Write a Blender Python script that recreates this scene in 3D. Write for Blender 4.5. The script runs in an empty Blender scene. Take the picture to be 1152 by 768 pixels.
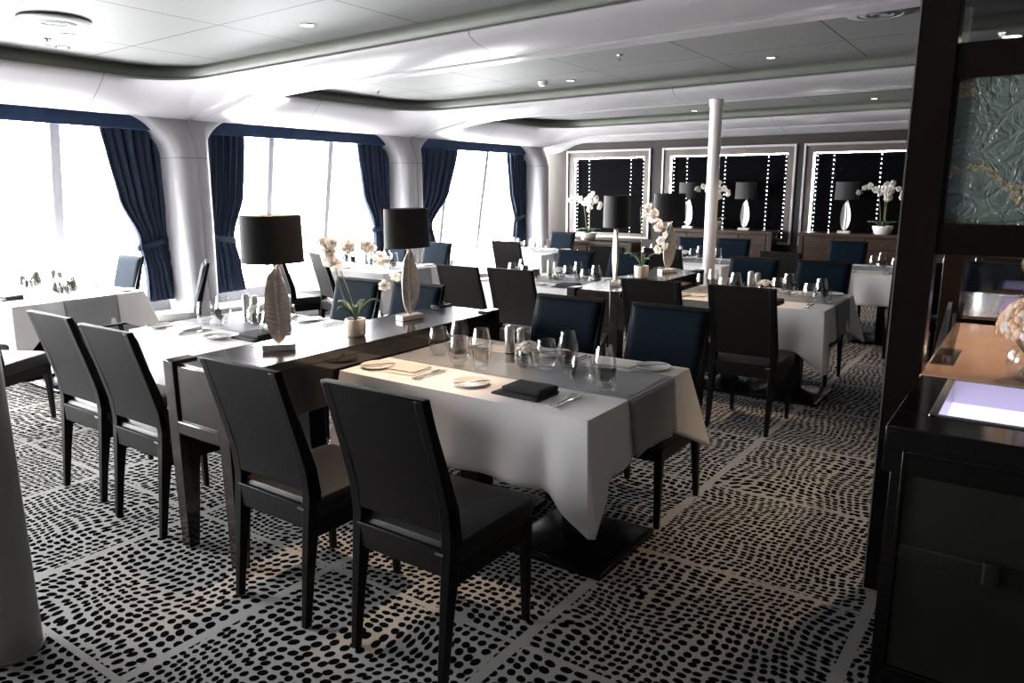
import bpy, math, random
from mathutils import Vector, Matrix
random.seed(7)
PI = math.pi
sc = bpy.context.scene
col = sc.collection

# ------------------------------------------------------------------ camera
CAM_Z = 1.6
cam_d = bpy.data.cameras.new('camera'); cam = bpy.data.objects.new('camera', cam_d); col.objects.link(cam)
def nrm(v): return Vector(v).normalized()
Zc = nrm((-24, 3966, 846)); Yc = nrm((614, 184, -846))
Xc = Yc.cross(Zc).normalized(); Yc = Zc.cross(Xc).normalized()
# columns of R (world->cam) are the world axes seen from the camera
Rwc = Matrix(((Xc[0], Yc[0], Zc[0]), (Xc[1], Yc[1], Zc[1]), (Xc[2], Yc[2], Zc[2])))
cam.matrix_world = Matrix.Translation((0, 0, CAM_Z)) @ Rwc.transposed().to_4x4()
cam_d.sensor_width = 36; cam_d.lens = 36 * 846 / 1152
cam_d.clip_start = .05
sc.camera = cam

# ------------------------------------------------------------------ light
sc.view_settings.view_transform = 'Standard'
sc.view_settings.look = 'None'
sc.view_settings.gamma = 1
sc.view_settings.use_curve_mapping = False
sc.view_settings.exposure = 2.08
w = bpy.data.worlds.new('overcast'); sc.world = w; w.use_nodes = True
bg = w.node_tree.nodes['Background']
bg.inputs[0].default_value = (1, .985, .975, 1); bg.inputs[1].default_value = 12.0
LAMP_POWER = 19.0

# ------------------------------------------------------------------ deck slope (sheer and camber of the ship)
def fz(x, y): return -.016 * max(0, y - 2) + .012 * min(0, x + 2)
def cz(x, y): return -.021 * (y - 4.4) + .02 * (x + 3) * max(.2, min(1, 1 - (y - 4.4) / 9))

# ------------------------------------------------------------------ materials
def mat(name, rgb, rough=.5, metal=0, coat=0, spec=.5, trans=0, ior=1.45):
    m = bpy.data.materials.new(name); m.use_nodes = True
    b = m.node_tree.nodes['Principled BSDF']
    b.inputs['Base Color'].default_value = (*rgb, 1); b.inputs['Roughness'].default_value = rough
    b.inputs['Metallic'].default_value = metal; b.inputs['Coat Weight'].default_value = coat
    b.inputs['Coat Roughness'].default_value = .08
    b.inputs['Specular IOR Level'].default_value = spec
    b.inputs['Transmission Weight'].default_value = trans; b.inputs['IOR'].default_value = ior
    return m
class NT:
    def __init__(s, m): s.t = m.node_tree; s.n = s.t.nodes; s.b = s.n['Principled BSDF']
    def new(s, t, **k):
        n = s.n.new(t)
        for a, v in k.items(): setattr(n, a, v)
        return n
    def link(s, a, b): s.t.links.new(a, b)
    def math(s, op, a, b=None, c=None):
        n = s.new('ShaderNodeMath', operation=op)
        for i, v in enumerate((a, b, c)):
            if v is None: continue
            if isinstance(v, (int, float)): n.inputs[i].default_value = v
            else: s.link(v, n.inputs[i])
        return n.outputs[0]
    def mix(s, f, a, b):
        n = s.new('ShaderNodeMix', data_type='RGBA')
        for k, v in ((0, f), (6, a), (7, b)):
            if isinstance(v, (int, float)): n.inputs[k].default_value = v
            elif isinstance(v, tuple): n.inputs[k].default_value = (*v, 1)
            else: s.link(v, n.inputs[k])
        return n.outputs[2]
    def noise(s, scale, detail=2, vec=None, rough=.5, dist=0):
        n = s.new('ShaderNodeTexNoise'); n.inputs['Scale'].default_value = scale
        n.inputs['Detail'].default_value = detail; n.inputs['Roughness'].default_value = rough
        n.inputs['Distortion'].default_value = dist
        if vec is None:
            tc = s.new('ShaderNodeTexCoord'); vec = tc.outputs['Object']
        s.link(vec, n.inputs['Vector']); return n.outputs['Fac']
    def bump(s, h, strength=.3, dist=.01):
        n = s.new('ShaderNodeBump'); n.inputs['Strength'].default_value = strength
        n.inputs['Distance'].default_value = dist; s.link(h, n.inputs['Height']); s.link(n.outputs[0], s.b.inputs['Normal'])
def varied(name, a, b, scale, rough=.5, bump=0, bscale=None, stretch=None, **k):
    m = mat(name, a, rough, **k); t = NT(m)
    tc = t.new('ShaderNodeTexCoord'); v = tc.outputs['Object']
    if stretch:
        mp = t.new('ShaderNodeMapping'); mp.inputs['Scale'].default_value = stretch; t.link(v, mp.inputs[0]); v = mp.outputs[0]
    f = t.noise(scale, 4, v)
    r = t.math('MULTIPLY_ADD', f, 2.2, -.6); rc = t.new('ShaderNodeClamp'); t.link(r, rc.inputs[0])
    t.link(t.mix(rc.outputs[0], a, b), t.b.inputs['Base Color'])
    if bump:
        t.bump(t.noise(bscale or scale * 3, 3, v), bump, .004)
    return m

M = {}
M['chair_wood'] = varied('dark_stained_wood', (.0065, .0055, .005), (.010, .0085, .0078), 30, .55, .15, 60, stretch=(1, 1, 6), spec=.1)
M['frame_wood'] = varied('chair_frame_wood', (.003, .0025, .0023), (.005, .0043, .004), 30, .4, .1, 60, spec=.18)
M['navy'] = varied('navy_upholstery', (.0006, .0048, .0105), (.0012, .0088, .018), 90, .8, .3, 500, spec=.12)
M['seat'] = varied('charcoal_leather', (.012, .0105, .0105), (.018, .016, .016), 40, .5, .12, 300, spec=.3)
M['cloth'] = varied('white_linen', (.87, .85, .85), (.91, .895, .895), 3, .85, .12, 6)
M['runner'] = varied('grey_satin_runner', (.26, .27, .285), (.32, .33, .345), 5, .5, .12, 9)
M['console'] = varied('black_brown_gloss_wood', (.016, .012, .010), (.022, .016, .013), 12, .17, coat=.5)
M['darkmetal'] = mat('dark_metal', (.02, .02, .022), .25, .8)
M['chrome'] = mat('chrome', (.75, .75, .76), .12, 1)
M['steel'] = mat('brushed_steel', (.55, .54, .52), .3, 1)
M['silver_leaf'] = varied('hammered_silver_leaf', (.58, .52, .47), (.78, .72, .66), 60, .4, .5, 120, metal=.35)
M['ledge_leaf'] = varied('pale_silver_leaf', (.66, .66, .64), (.8, .8, .78), 60, .34, .5, 120, metal=.55)
M['marble_base'] = varied('lamp_base_stone', (.55, .52, .50), (.72, .70, .68), 20, .15)
M['shade'] = varied('black_lamp_shade', (.016, .015, .016), (.022, .021, .022), 200, .7, .2, 400)
M['shade_in'] = mat('lamp_shade_lining', (.6, .5, .38), .6)
M['china'] = varied('white_china', (.78, .76, .73), (.82, .80, .77), 8, .12)
M['pot'] = varied('cream_ceramic_pot', (.74, .66, .56), (.80, .72, .63), 6, .3)
M['whitepot'] = varied('white_ceramic_bowl', (.78, .77, .75), (.84, .83, .81), 6, .3)
M['petal'] = varied('orchid_petal', (.90, .87, .85), (.94, .93, .92), 30, .6)
M['peach'] = varied('peach_petal', (.80, .58, .38), (.90, .78, .62), 12, .7)
M['bud'] = varied('green_bud', (.30, .32, .12), (.45, .42, .2), 40, .6)
M['leafgreen'] = varied('orchid_leaf_green', (.05, .10, .05), (.10, .16, .09), 12, .4)
M['stem'] = varied('orchid_stem', (.20, .20, .09), (.30, .26, .12), 30, .6)
M['blacknap'] = varied('black_napkin', (.010, .010, .012), (.018, .018, .020), 60, .8, .3, 300)
M['whitenap'] = varied('ivory_napkin', (.72, .68, .62), (.80, .77, .72), 20, .85, .2, 80)
M['curtain'] = varied('navy_curtain', (.006, .014, .034), (.010, .024, .052), 14, .8, .2, 200)
M['valance'] = varied('navy_valance', (.008, .026, .075), (.012, .034, .095), 8, .7, .1, 200)
M['white_gloss'] = varied('white_moulded_panel', (.32, .315, .325), (.35, .345, .355), .6, .35, spec=.3)
t = NT(M['white_gloss']); tc = t.new('ShaderNodeTexCoord'); sx = t.new('ShaderNodeSeparateXYZ'); t.link(tc.outputs['Object'], sx.inputs[0])
def near_(o, v, w_): return t.math('LESS_THAN', t.math('ABSOLUTE', t.math('SUBTRACT', o, v)), w_)
side_ = t.math('LESS_THAN', sx.outputs[0], -7.0)
seam = t.math('MULTIPLY', near_(sx.outputs[2], 1.865, .0028), side_)
seam = t.math('MAXIMUM', seam, near_(sx.outputs[0], -3.5, .004))
for yy_ in (3.75, 6.3, 9.9): seam = t.math('MAXIMUM', seam, t.math('MULTIPLY', near_(sx.outputs[1], yy_, .003), side_))
old_ = t.b.inputs['Base Color'].links[0].from_socket
t.link(t.mix(seam, old_, (.08, .08, .085)), t.b.inputs['Base Color'])
M['mullion'] = mat('window_frame_grey', (.50, .51, .54), .4)
M['green_band'] = varied('grey_green_coving', (.10, .11, .092), (.125, .135, .112), 2, .5)
M['far_wall'] = varied('brown_gloss_panelling', (.016, .0115, .0095), (.024, .018, .015), 6, .45, stretch=(1, 1, .2), spec=.3)
M['dark_wall'] = varied('dark_panelling', (.03, .024, .02), (.05, .04, .034), 4, .4, stretch=(1, 1, .2))
M['trim_white'] = mat('pale_metal_trim', (.34, .34, .35), .3, .3)
M['inner_frame'] = varied('taupe_window_lining', (.07, .052, .042), (.10, .078, .065), 4, .3)
M['blind'] = mat('black_blind_slats', (.002, .002, .0025), .7, spec=.02)
M['sideboard'] = varied('walnut_sideboard', (.032, .019, .013), (.050, .031, .021), 10, .35, .05, 40, stretch=(.6, 1, 6), spec=.3)
M['sideboard_dark'] = varied('walnut_carcass', (.018, .011, .008), (.026, .017, .012), 10, .4, spec=.3)
M['counter_black'] = varied('black_lacquer_counter', (.003, .0025, .0025), (.005, .0045, .004), 20, .14)
M['post_black'] = varied('black_brown_post', (.004, .0026, .002), (.008, .005, .0035), 18, .26, .05, 40, stretch=(6, 6, .6), spec=.4)
M['door_panel'] = varied('dark_olive_leather_panel', (.017, .019, .015), (.024, .026, .021), 8, .5, .1, 200)
M['marble'] = varied('brown_marble_top', (.40, .25, .17), (.48, .31, .22), 3, .1, stretch=(4, 1, 1), coat=.5)
M['pole_white'] = mat('white_enamel', (.78, .76, .76), .3)
M['pole_grey'] = varied('grey_enamel', (.30, .29, .27), (.36, .35, .33), 2, .45)
M['speaker'] = mat('speaker_grey_plastic', (.17, .18, .17), .6)
M['speaker_grille'] = mat('speaker_grille', (.10, .11, .10), .7)
M['soil'] = varied('bark_mulch', (.05, .035, .02), (.12, .08, .05), 60, .9)
M['frost'] = mat('frosted_inset', (.55, .52, .75), .35)

for k_, tint in (('petal', (.95, .9, .85)), ('peach', (.95, .75, .5)), ('cloth', None)):
    if tint is None: continue
    t = NT(M[k_]); o_ = t.n['Material Output']; tl = t.new('ShaderNodeBsdfTranslucent'); tl.inputs[0].default_value = (*tint, 1)
    mx = t.new('ShaderNodeMixShader'); mx.inputs[0].default_value = .55; t.link(t.b.outputs[0], mx.inputs[1]); t.link(tl.outputs[0], mx.inputs[2]); t.link(mx.outputs[0], o_.inputs[0])
def emis(name, rgb, s):
    m = bpy.data.materials.new(name); m.use_nodes = True; t = m.node_tree; t.nodes.clear()
    e = t.nodes.new('ShaderNodeEmission'); e.inputs[0].default_value = (*rgb, 1); e.inputs[1].default_value = s
    o = t.nodes.new('ShaderNodeOutputMaterial'); t.links.new(e.outputs[0], o.inputs[0]); return m
M['bulb'] = emis('lamp_glow', (1, .78, .5), 6)
M['violet'] = emis('violet_light_panel', (.66, .60, 1), .42)
M['bulb_dim'] = emis('dim_lamp_glow', (1, .7, .42), 3)

def glass(name, tint=(1, 1, 1), edge=.9, base=.04):
    m = bpy.data.materials.new(name); m.use_nodes = True; t = m.node_tree; t.nodes.clear()
    o = t.nodes.new('ShaderNodeOutputMaterial'); mx = t.nodes.new('ShaderNodeMixShader')
    tr = t.nodes.new('ShaderNodeBsdfTransparent'); tr.inputs[0].default_value = (*tint, 1)
    g = t.nodes.new('ShaderNodeBsdfGlossy'); g.inputs['Roughness'].default_value = .03
    lw = t.nodes.new('ShaderNodeLayerWeight'); lw.inputs[0].default_value = .35
    mr = t.nodes.new('ShaderNodeMapRange'); mr.inputs['To Min'].default_value = base; mr.inputs['To Max'].default_value = edge
    t.links.new(lw.outputs['Facing'], mr.inputs['Value'])
    t.links.new(mr.outputs[0], mx.inputs[0]); t.links.new(tr.outputs[0], mx.inputs[1]); t.links.new(g.outputs[0], mx.inputs[2])
    t.links.new(mx.outputs[0], o.inputs[0]); return m
M['glass'] = glass('clear_drinking_glass', (.996, .996, .996), .45, .02)
M['pane'] = glass('window_glass', (.97, .98, .99), .2, .008)
M['acrylic'] = glass('clear_acrylic', (.9, .92, .93), .8, .15)

# relief glass panel
m = mat('embossed_grey_green_glass', (.2, .27, .24), .22, coat=.2); t = NT(m)
tc = t.new('ShaderNodeTexCoord')
f1 = t.noise(7, 3, tc.outputs['Object'], .5, 1.6)
ridge = t.math('ABSOLUTE', t.math('SUBTRACT', f1, .5))
r2 = t.math('MINIMUM', t.math('MULTIPLY', ridge, 9), 1)
f2 = t.noise(16, 3, tc.outputs['Object'], .5, 1.2)
r3 = t.math('MINIMUM', t.math('MULTIPLY', t.math('ABSOLUTE', t.math('SUBTRACT', f2, .5)), 12), 1)
t.bump(t.math('ADD', r2, t.math('MULTIPLY', r3, .5)), .7, .006)
g = t.noise(5, 1, tc.outputs['Object'])
rel = t.mix(t.math('MULTIPLY', t.math('SUBTRACT', 1, r2), .35), (.14, .185, .16), (.25, .285, .25))
sp_ = t.noise(90, 2, tc.outputs['Object']); pt_ = t.noise(6.5, 1, tc.outputs['Object'])
gm = t.math('MULTIPLY', t.math('MULTIPLY', t.math('GREATER_THAN', pt_, .60), t.math('GREATER_THAN', sp_, .5)), .7)
t.link(t.mix(gm, rel, (.50, .36, .14)), t.b.inputs['Base Color'])
M['relief'] = m

# carpet : pale ground with rows of black oval dots, tile joints left free
m = mat('dotted_carpet', (.3, .3, .3), 1, spec=.0); t = NT(m)
tc = t.new('ShaderNodeTexCoord'); sx = t.new('ShaderNodeSeparateXYZ'); t.link(tc.outputs['Object'], sx.inputs[0])
TX, TY = .965, .915
u = t.math('DIVIDE', t.math('ADD', sx.outputs[0], 1.367), TX); v = t.math('DIVIDE', t.math('SUBTRACT', sx.outputs[1], 2.863), TY)
iu = t.math('FLOOR', u); iv = t.math('FLOOR', v)
fu = t.math('SUBTRACT', u, iu); fv = t.math('SUBTRACT', v, iv)
cell = t.new('ShaderNodeCombineXYZ'); t.link(iu, cell.inputs[0]); t.link(iv, cell.inputs[1])
wn = t.new('ShaderNodeTexWhiteNoise', noise_dimensions='2D'); t.link(cell.outputs[0], wn.inputs['Vector'])
# slow warp gives the dots their flowing rows
nz = t.new('ShaderNodeTexNoise'); nz.inputs['Scale'].default_value = 1.9; nz.inputs['Detail'].default_value = 1
va = t.new('ShaderNodeVectorMath', operation='MULTIPLY_ADD'); t.link(wn.outputs['Color'], va.inputs[0]); va.inputs[1].default_value = (40, 40, 0); t.link(tc.outputs['Object'], va.inputs[2])
t.link(va.outputs[0], nz.inputs['Vector'])
wsub = t.new('ShaderNodeVectorMath', operation='SUBTRACT'); t.link(nz.outputs['Color'], wsub.inputs[0]); wsub.inputs[1].default_value = (.5, .5, .5)
wsc = t.new('ShaderNodeVectorMath', operation='MULTIPLY'); t.link(wsub.outputs[0], wsc.inputs[0]); wsc.inputs[1].default_value = (.24, .24, 0)
wad = t.new('ShaderNodeVectorMath', operation='ADD'); t.link(wsc.outputs[0], wad.inputs[0]); t.link(va.outputs[0], wad.inputs[1])
mp = t.new('ShaderNodeMapping'); mp.inputs['Scale'].default_value = (1 / .039, 1 / .035, 0)
tsc = t.new('ShaderNodeVectorMath', operation='SCALE'); t.link(wad.outputs[0], tsc.inputs[0]); t.link(t.math('MULTIPLY_ADD', wn.outputs['Value'], .34, .80), tsc.inputs['Scale'])
t.link(tsc.outputs[0], mp.inputs[0])
vo = t.new('ShaderNodeTexVoronoi', voronoi_dimensions='2D'); vo.inputs['Scale'].default_value = 1; vo.inputs['Randomness'].default_value = .34
t.link(mp.outputs[0], vo.inputs['Vector'])
fine = t.noise(260, 2, tc.outputs['Object'])
dd = t.math('ADD', vo.outputs['Distance'], t.math('MULTIPLY', t.math('SUBTRACT', fine, .5), .16))
inside = t.math('LESS_THAN', dd, .39)
eu = t.math('MINIMUM', fu, t.math('SUBTRACT', 1, fu)); ev = t.math('MINIMUM', fv, t.math('SUBTRACT', 1, fv))
lim = t.math('MULTIPLY', t.math('GREATER_THAN', eu, .022), t.math('GREATER_THAN', ev, .014))
msk = t.math('MULTIPLY', inside, lim)
ground = t.mix(fine, (.30, .295, .29), (.42, .41, .40))
t.link(t.mix(msk, ground, (.004, .0045, .0055)), t.b.inputs['Base Color'])
t.bump(t.math('ADD', t.noise(500, 1, tc.outputs['Object']), t.math('MULTIPLY', msk, -.3)), .5, .004)
M['carpet'] = m

# ceiling panels with joints
m = mat('satin_ceiling_panel', (.2, .2, .2), .6, metal=0, spec=.1); t = NT(m)
tc = t.new('ShaderNodeTexCoord'); sx = t.new('ShaderNodeSeparateXYZ'); t.link(tc.outputs['Object'], sx.inputs[0])
def lines(o, per, off, wd):
    q = t.math('FRACT', t.math('DIVIDE', t.math('ADD', o, off), per))
    return t.math('LESS_THAN', t.math('MINIMUM', q, t.math('SUBTRACT', 1, q)), wd / per)
jl = t.math('MAXIMUM', lines(sx.outputs[0], 1.22, 4.03 + 1.22 * 20, .006), lines(sx.outputs[1], 1.17, -3.62 + 1.17 * 20, .006))
n1 = t.noise(.7, 2, tc.outputs['Object'])
t.link(t.mix(jl, t.mix(n1, (.16, .162, .16), (.20, .202, .20)), (.03, .03, .03)), t.b.inputs['Base Color'])
t.bump(t.noise(1.1, 2, tc.outputs['Object']), .08, .05)
M['ceiling'] = m

# ------------------------------------------------------------------ mesh helpers
class MB:
    def __init__(s): s.v = []; s.f = []; s.mi = []; s.cur = 0
    def add(s, vs, fs):
        b = len(s.v); s.v += [tuple(p) for p in vs]; s.f += [tuple(i + b for i in f) for f in fs]; s.mi += [s.cur] * len(fs)
    def box(s, x0, x1, y0, y1, z0, z1):
        s.hexa([(x0, y0, z0), (x1, y0, z0), (x1, y1, z0), (x0, y1, z0), (x0, y0, z1), (x1, y0, z1), (x1, y1, z1), (x0, y1, z1)])
    def hexa(s, p): s.add(p, [(0, 3, 2, 1), (4, 5, 6, 7), (0, 1, 5, 4), (1, 2, 6, 5), (2, 3, 7, 6), (3, 0, 4, 7)])
    def loft(s, rings, closed=True, cap=True):
        n = len(rings[0]); vs = [p for r in rings for p in r]; fs = []
        for i in range(len(rings) - 1):
            for j in range(n if closed else n - 1):
                k = (j + 1) % n
                fs.append((i * n + j, i * n + k, (i + 1) * n + k, (i + 1) * n + j))
        if cap and closed:
            fs.append(tuple(range(n))[::-1]); fs.append(tuple((len(rings) - 1) * n + j for j in range(n)))
        s.add(vs, fs)
    def lathe(s, prof, n=24, c=(0, 0, 0), sx=1, sy=1, cap=True):
        s.loft([[(c[0] + r * sx * math.cos(2 * PI * j / n), c[1] + r * sy * math.sin(2 * PI * j / n), c[2] + z) for j in range(n)] for r, z in prof], cap=cap)
    def tube(s, pts, r, n=8, r1=None):
        pts = [Vector(p) for p in pts]; rings = []
        up = Vector((0, 0, 1))
        for i, p in enumerate(pts):
            d = (pts[min(i + 1, len(pts) - 1)] - pts[max(i - 1, 0)]).normalized()
            a = d.cross(up if abs(d.z) < .9 else Vector((1, 0, 0))).normalized(); b = d.cross(a)
            rr = r if r1 is None else r + (r1 - r) * i / (len(pts) - 1)
            rings.append([tuple(p + a * rr * math.cos(2 * PI * j / n) + b * rr * math.sin(2 * PI * j / n)) for j in range(n)])
        s.loft(rings)
    def grid(s, fn, nu, nv):
        vs = [fn(i / nu, j / nv) for j in range(nv + 1) for i in range(nu + 1)]
        fs = [(j * (nu + 1) + i, j * (nu + 1) + i + 1, (j + 1) * (nu + 1) + i + 1, (j + 1) * (nu + 1) + i) for j in range(nv) for i in range(nu)]
        s.add(vs, fs)
    def build(s, name, m, parent=None, bevel=0, smooth=True, solid=0, seg=2, fix=True):
        me = bpy.data.meshes.new(name); me.from_pydata(s.v, [], s.f)
        ms = m if isinstance(m, (list, tuple)) else [m]
        for q in ms: me.materials.append(M[q] if isinstance(q, str) else q)
        if len(ms) > 1: me.polygons.foreach_set('material_index', s.mi)
        me.validate(); me.update()
        if fix:
            import bmesh
            b = bmesh.new(); b.from_mesh(me); bmesh.ops.recalc_face_normals(b, faces=b.faces); b.to_mesh(me); b.free()
        if smooth:
            me.polygons.foreach_set('use_smooth', [True] * len(me.polygons)); me.set_sharp_from_angle(angle=math.radians(38))
        o = bpy.data.objects.new(name, me); col.objects.link(o)
        if parent: o.parent = parent
        if solid:
            q = o.modifiers.new('s', 'SOLIDIFY'); q.thickness = solid; q.offset = 0
        if bevel:
            q = o.modifiers.new('b', 'BEVEL'); q.width = bevel; q.segments = seg; q.limit_method = 'ANGLE'; q.angle_limit = math.radians(40)
        return o
def tag(o, label=None, cat=None, group=None, kind=None):
    if label: o['label'] = label
    if cat: o['category'] = cat
    if group: o['group'] = group
    if kind: o['kind'] = kind
    return o
def empty(name, loc=(0, 0, 0), rz=0):
    o = bpy.data.objects.new(name, None); col.objects.link(o); o.location = loc; o.rotation_euler = (0, 0, rz); o.empty_display_size = .1
    return o
def copy_tree(o, parent=None):
    c = o.copy(); col.objects.link(c)
    if parent: c.parent = parent
    for ch in KIDS.get(o.name, list(o.children)):
        copy_tree(ch, c)
    return c
KIDS = {}
def put(o, x, y, z=None, rz=0, dz=0, s=None):
    o.location = (x, y, (fz(x, y) if z is None else z) + dz); o.rotation_euler = (0, 0, rz)
    if s: o.scale = (s, s, s)
    return o
class Proto:
    """first use moves the original, later uses copy it"""
    def __init__(s, root): s.r = root; s.used = False
    def get(s):
        if not s.used: s.used = True; return s.r
        c = copy_tree(s.r)
        return c

def rrect(x0, x1, y0, y1, r, nc=12, ne=10, rlow=None):
    """rounded rectangle loop, fixed number of points, CCW"""
    r = max(r, .0005); pts = []
    rl = r if rlow is None else rlow; rs = [rl, r, r, rl]
    cs = [((x1 - rl, y0 + rl), -PI / 2), ((x1 - r, y1 - r), 0), ((x0 + r, y1 - r), PI / 2), ((x0 + rl, y0 + rl), PI)]
    for k in range(4):
        (cx, cy), a0 = cs[k]
        q = rs[k]; qn = rs[(k + 1) % 4]
        arc = [(cx + q * math.cos(a0 + PI / 2 * i / nc), cy + q * math.sin(a0 + PI / 2 * i / nc)) for i in range(nc + 1)]
        pts += arc
        (nx, ny), na = cs[(k + 1) % 4]
        e = (nx + qn * math.cos(na), ny + qn * math.sin(na)); a = arc[-1]
        pts += [(a[0] + (e[0] - a[0]) * i / ne, a[1] + (e[1] - a[1]) * i / ne) for i in range(1, ne)]
    return pts

# ================================================================== STRUCTURE
XW, XR, YN, YF = -7.8, 2.6, -2.1, 12.3
BEAMS = [-2.1, 1.4, 4.9, 8.42, 11.95]
# floor
b = MB(); b.grid(lambda u, v: ((-9.0 + 12.0 * u), (-2.3 + 15.2 * v), fz(-9.0 + 12.0 * u, -2.3 + 15.2 * v)), 60, 76)
tag(b.build('floor', 'carpet'), kind='structure')
# ceiling panels
b = MB(); b.grid(lambda u, v: (-8.2 + 11.2 * u, -2.3 + 15 * v, 2.80 + cz(-8.2 + 11.2 * u, -2.3 + 15 * v)), 40, 50)
tag(b.build('ceiling', 'ceiling', solid=.04), kind='structure')
# beams: white moulded lattice with rounded coffers
def side_drop(x):
    t_ = max(0, min(1, (-7.12 - x) / .62)); return -.17 * t_ * t_ * (3 - 2 * t_)
def ring(y0, y1, ins_y, ins_x, r, z, x0=XW, x1=XR + .2):
    pts = rrect(x0 + ins_x, x1 - .1, y0 + ins_y, y1 - ins_y, r)
    k_ = max(0, min(1, (2.66 - z) / .08))
    return [(x, y, z + cz(x, y) + side_drop(x) * k_) for x, y in pts]
for k in range(len(BEAMS) - 1):
    y0, y1 = BEAMS[k], BEAMS[k + 1]
    b = MB()
    prof = [(0, 0, .002, 2.545), (.12, .10, .10, 2.543), (.24, .22, .25, 2.550), (.34, .34, .38, 2.566), (.42, .44, .48, 2.588), (.47, .51, .55, 2.615), (.485, .56, .58, 2.640), (.47, .57, .58, 2.660)]
    b.loft([ring(y0, y1, iy, ix, r, z) for iy, ix, r, z in prof], cap=False)
    o = b.build('ceiling_beam', 'white_gloss', fix=False, solid=.004); tag(o, kind='structure')
    g = MB(); g.loft([ring(y0, y1, .465, .555, .58, 2.655), ring(y0, y1, .445, .515, .58, 2.745), ring(y0, y1, .42, .50, .58, 2.75), ring(y0, y1, .40, .49, .58, 2.84)], cap=False)
    g.build('coving_band', 'green_band', o, fix=False, solid=.004)
# last strip to the far wall
b = MB()
b.grid(lambda u, v: (XW + (XR + .1 - XW) * u, 11.95 + .4 * v, 2.545 - .12 * v + cz(XW + (XR + .1 - XW) * u, 12) + side_drop(XW + (XR + .1 - XW) * u)), 60, 4)
tag(b.build('ceiling_beam', 'white_gloss', fix=False, solid=.004), kind='structure')

# window wall : openings with rounded heads, columns between
CY = [-2.1, 1.4, 4.88, 8.40, 11.98]
def wall_x(z): return 0
def colbulge(y):
    d = min(abs(y - c) for c in CY)
    return .13 * max(0, 1 - (d / .26) ** 2) ** .6
b = MB()
def outx(z): return -8.12 - .17 * (2.2 - z)
for k in range(len(CY) - 1):
    c0, c1 = CY[k], CY[k + 1]
    def mapw(u, z, hw):
        # u is y in the untapered bay; narrow the column towards the floor
        t_ = max(0, min(1, (1.9 - z) / 1.7)); s0 = c0 + hw; s1 = c1 - hw; mid = (c0 + c1) / 2; half = (c1 - c0) / 2
        sc_ = (half - hw + .055 * t_) / (half - hw)
        yy = mid + (u - mid) * (sc_ if abs(u - mid) < half - .02 else 1)
        return yy
    rings = []
    zt0 = 2.56
    for hw, top, r, xo in [(0, zt0, .003, 0), (.08, 2.50, .12, 0), (.15, 2.45, .3, .0), (.195, 2.425, .42, -.015), (.215, 2.415, .45, -.045), (.22, 2.41, .455, -.09), (.22, 2.41, .455, None)]:
        pts = rrect(c0 + hw, c1 - hw, (-.3 if hw == 0 else .22 + hw * .3), top, r, 14, 16, .01)
        rg = []
        for (y, z) in pts:
            yy = mapw(y, z, .22)
            zz = z + cz(XW, yy) * min(1, max(0, z / 2.4)) + (fz(XW, yy) * (1 - min(1, max(0, z / 2.4))))
            zfac = max(0, min(1, (2.42 - z) / .35))
            x = XW + (xo if xo is not None else 0) + colbulge(yy) * zfac * (1 if xo is not None else 0)
            if xo is None: x = outx(z) + .06
            rg.append((x, yy, zz))
        rings.append(rg)
    b.loft(rings, cap=False)
tag(b.build('wall_left', 'white_gloss', fix=False, solid=.004), kind='structure')
# windows
M_OFF = {1: [1.9, 2.75, 3.62], 2: [6.16, 7.12], 3: [9.6, 10.62], 0: [-1.0, .2]}
for k in range(4):
    c0, c1 = CY[k], CY[k + 1]
    wn_ = empty('window_%d' % (k + 1), (0, 0, 0)); tag(wn_, kind='structure')
    zb, zt = .28, 2.6
    p = MB(); d = .012
    p.hexa([(outx(zb), c0 + .12, zb), (outx(zb) + d, c0 + .12, zb), (outx(zb) + d, c1 - .12, zb), (outx(zb), c1 - .12, zb),
            (outx(zt), c0 + .12, zt), (outx(zt) + d, c0 + .12, zt), (outx(zt) + d, c1 - .12, zt), (outx(zt), c1 - .12, zt)])
    p.build('pane', 'pane', wn_, smooth=False)
    for my in M_OFF[k]:
        q = MB(); hw = .05 if k == 1 else .042
        q.hexa([(outx(zb) + .012, my - hw, zb), (outx(zb) + .11, my - hw, zb), (outx(zb) + .11, my + hw, zb), (outx(zb) + .012, my + hw, zb),
                (outx(zt) + .012, my - hw, zt), (outx(zt) + .11, my - hw, zt), (outx(zt) + .11, my + hw, zt), (outx(zt) + .012, my + hw, zt)])
        q.build('mullion', 'mullion', wn_, bevel=.008)
# portals at the windows so the daylight is sampled well (real openings)
for k in range(4):
    ld = bpy.data.lights.new('window_daylight', 'AREA'); ld.shape = 'RECTANGLE'; ld.size = 2.2; ld.size_y = CY[k + 1] - CY[k] - .2
    ld.cycles.is_portal = True
    lo = bpy.data.objects.new('window_daylight', ld); col.objects.link(lo)
    lo.location = (-8.42, (CY[k] + CY[k + 1]) / 2, 1.35)
    lo.rotation_euler = (0, math.radians(-90), 0)
# fascia board behind the wall so nothing shows between header and ceiling
b = MB(); b.box(-8.3, -8.2, YN - .2, YF + .2, 2.55, 3.0); b.box(-8.75, -8.2, YN - .2, YF + .2, -.4, .3)
tag(b.build('wall_left_backing', 'white_gloss', smooth=False), kind='structure')

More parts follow.
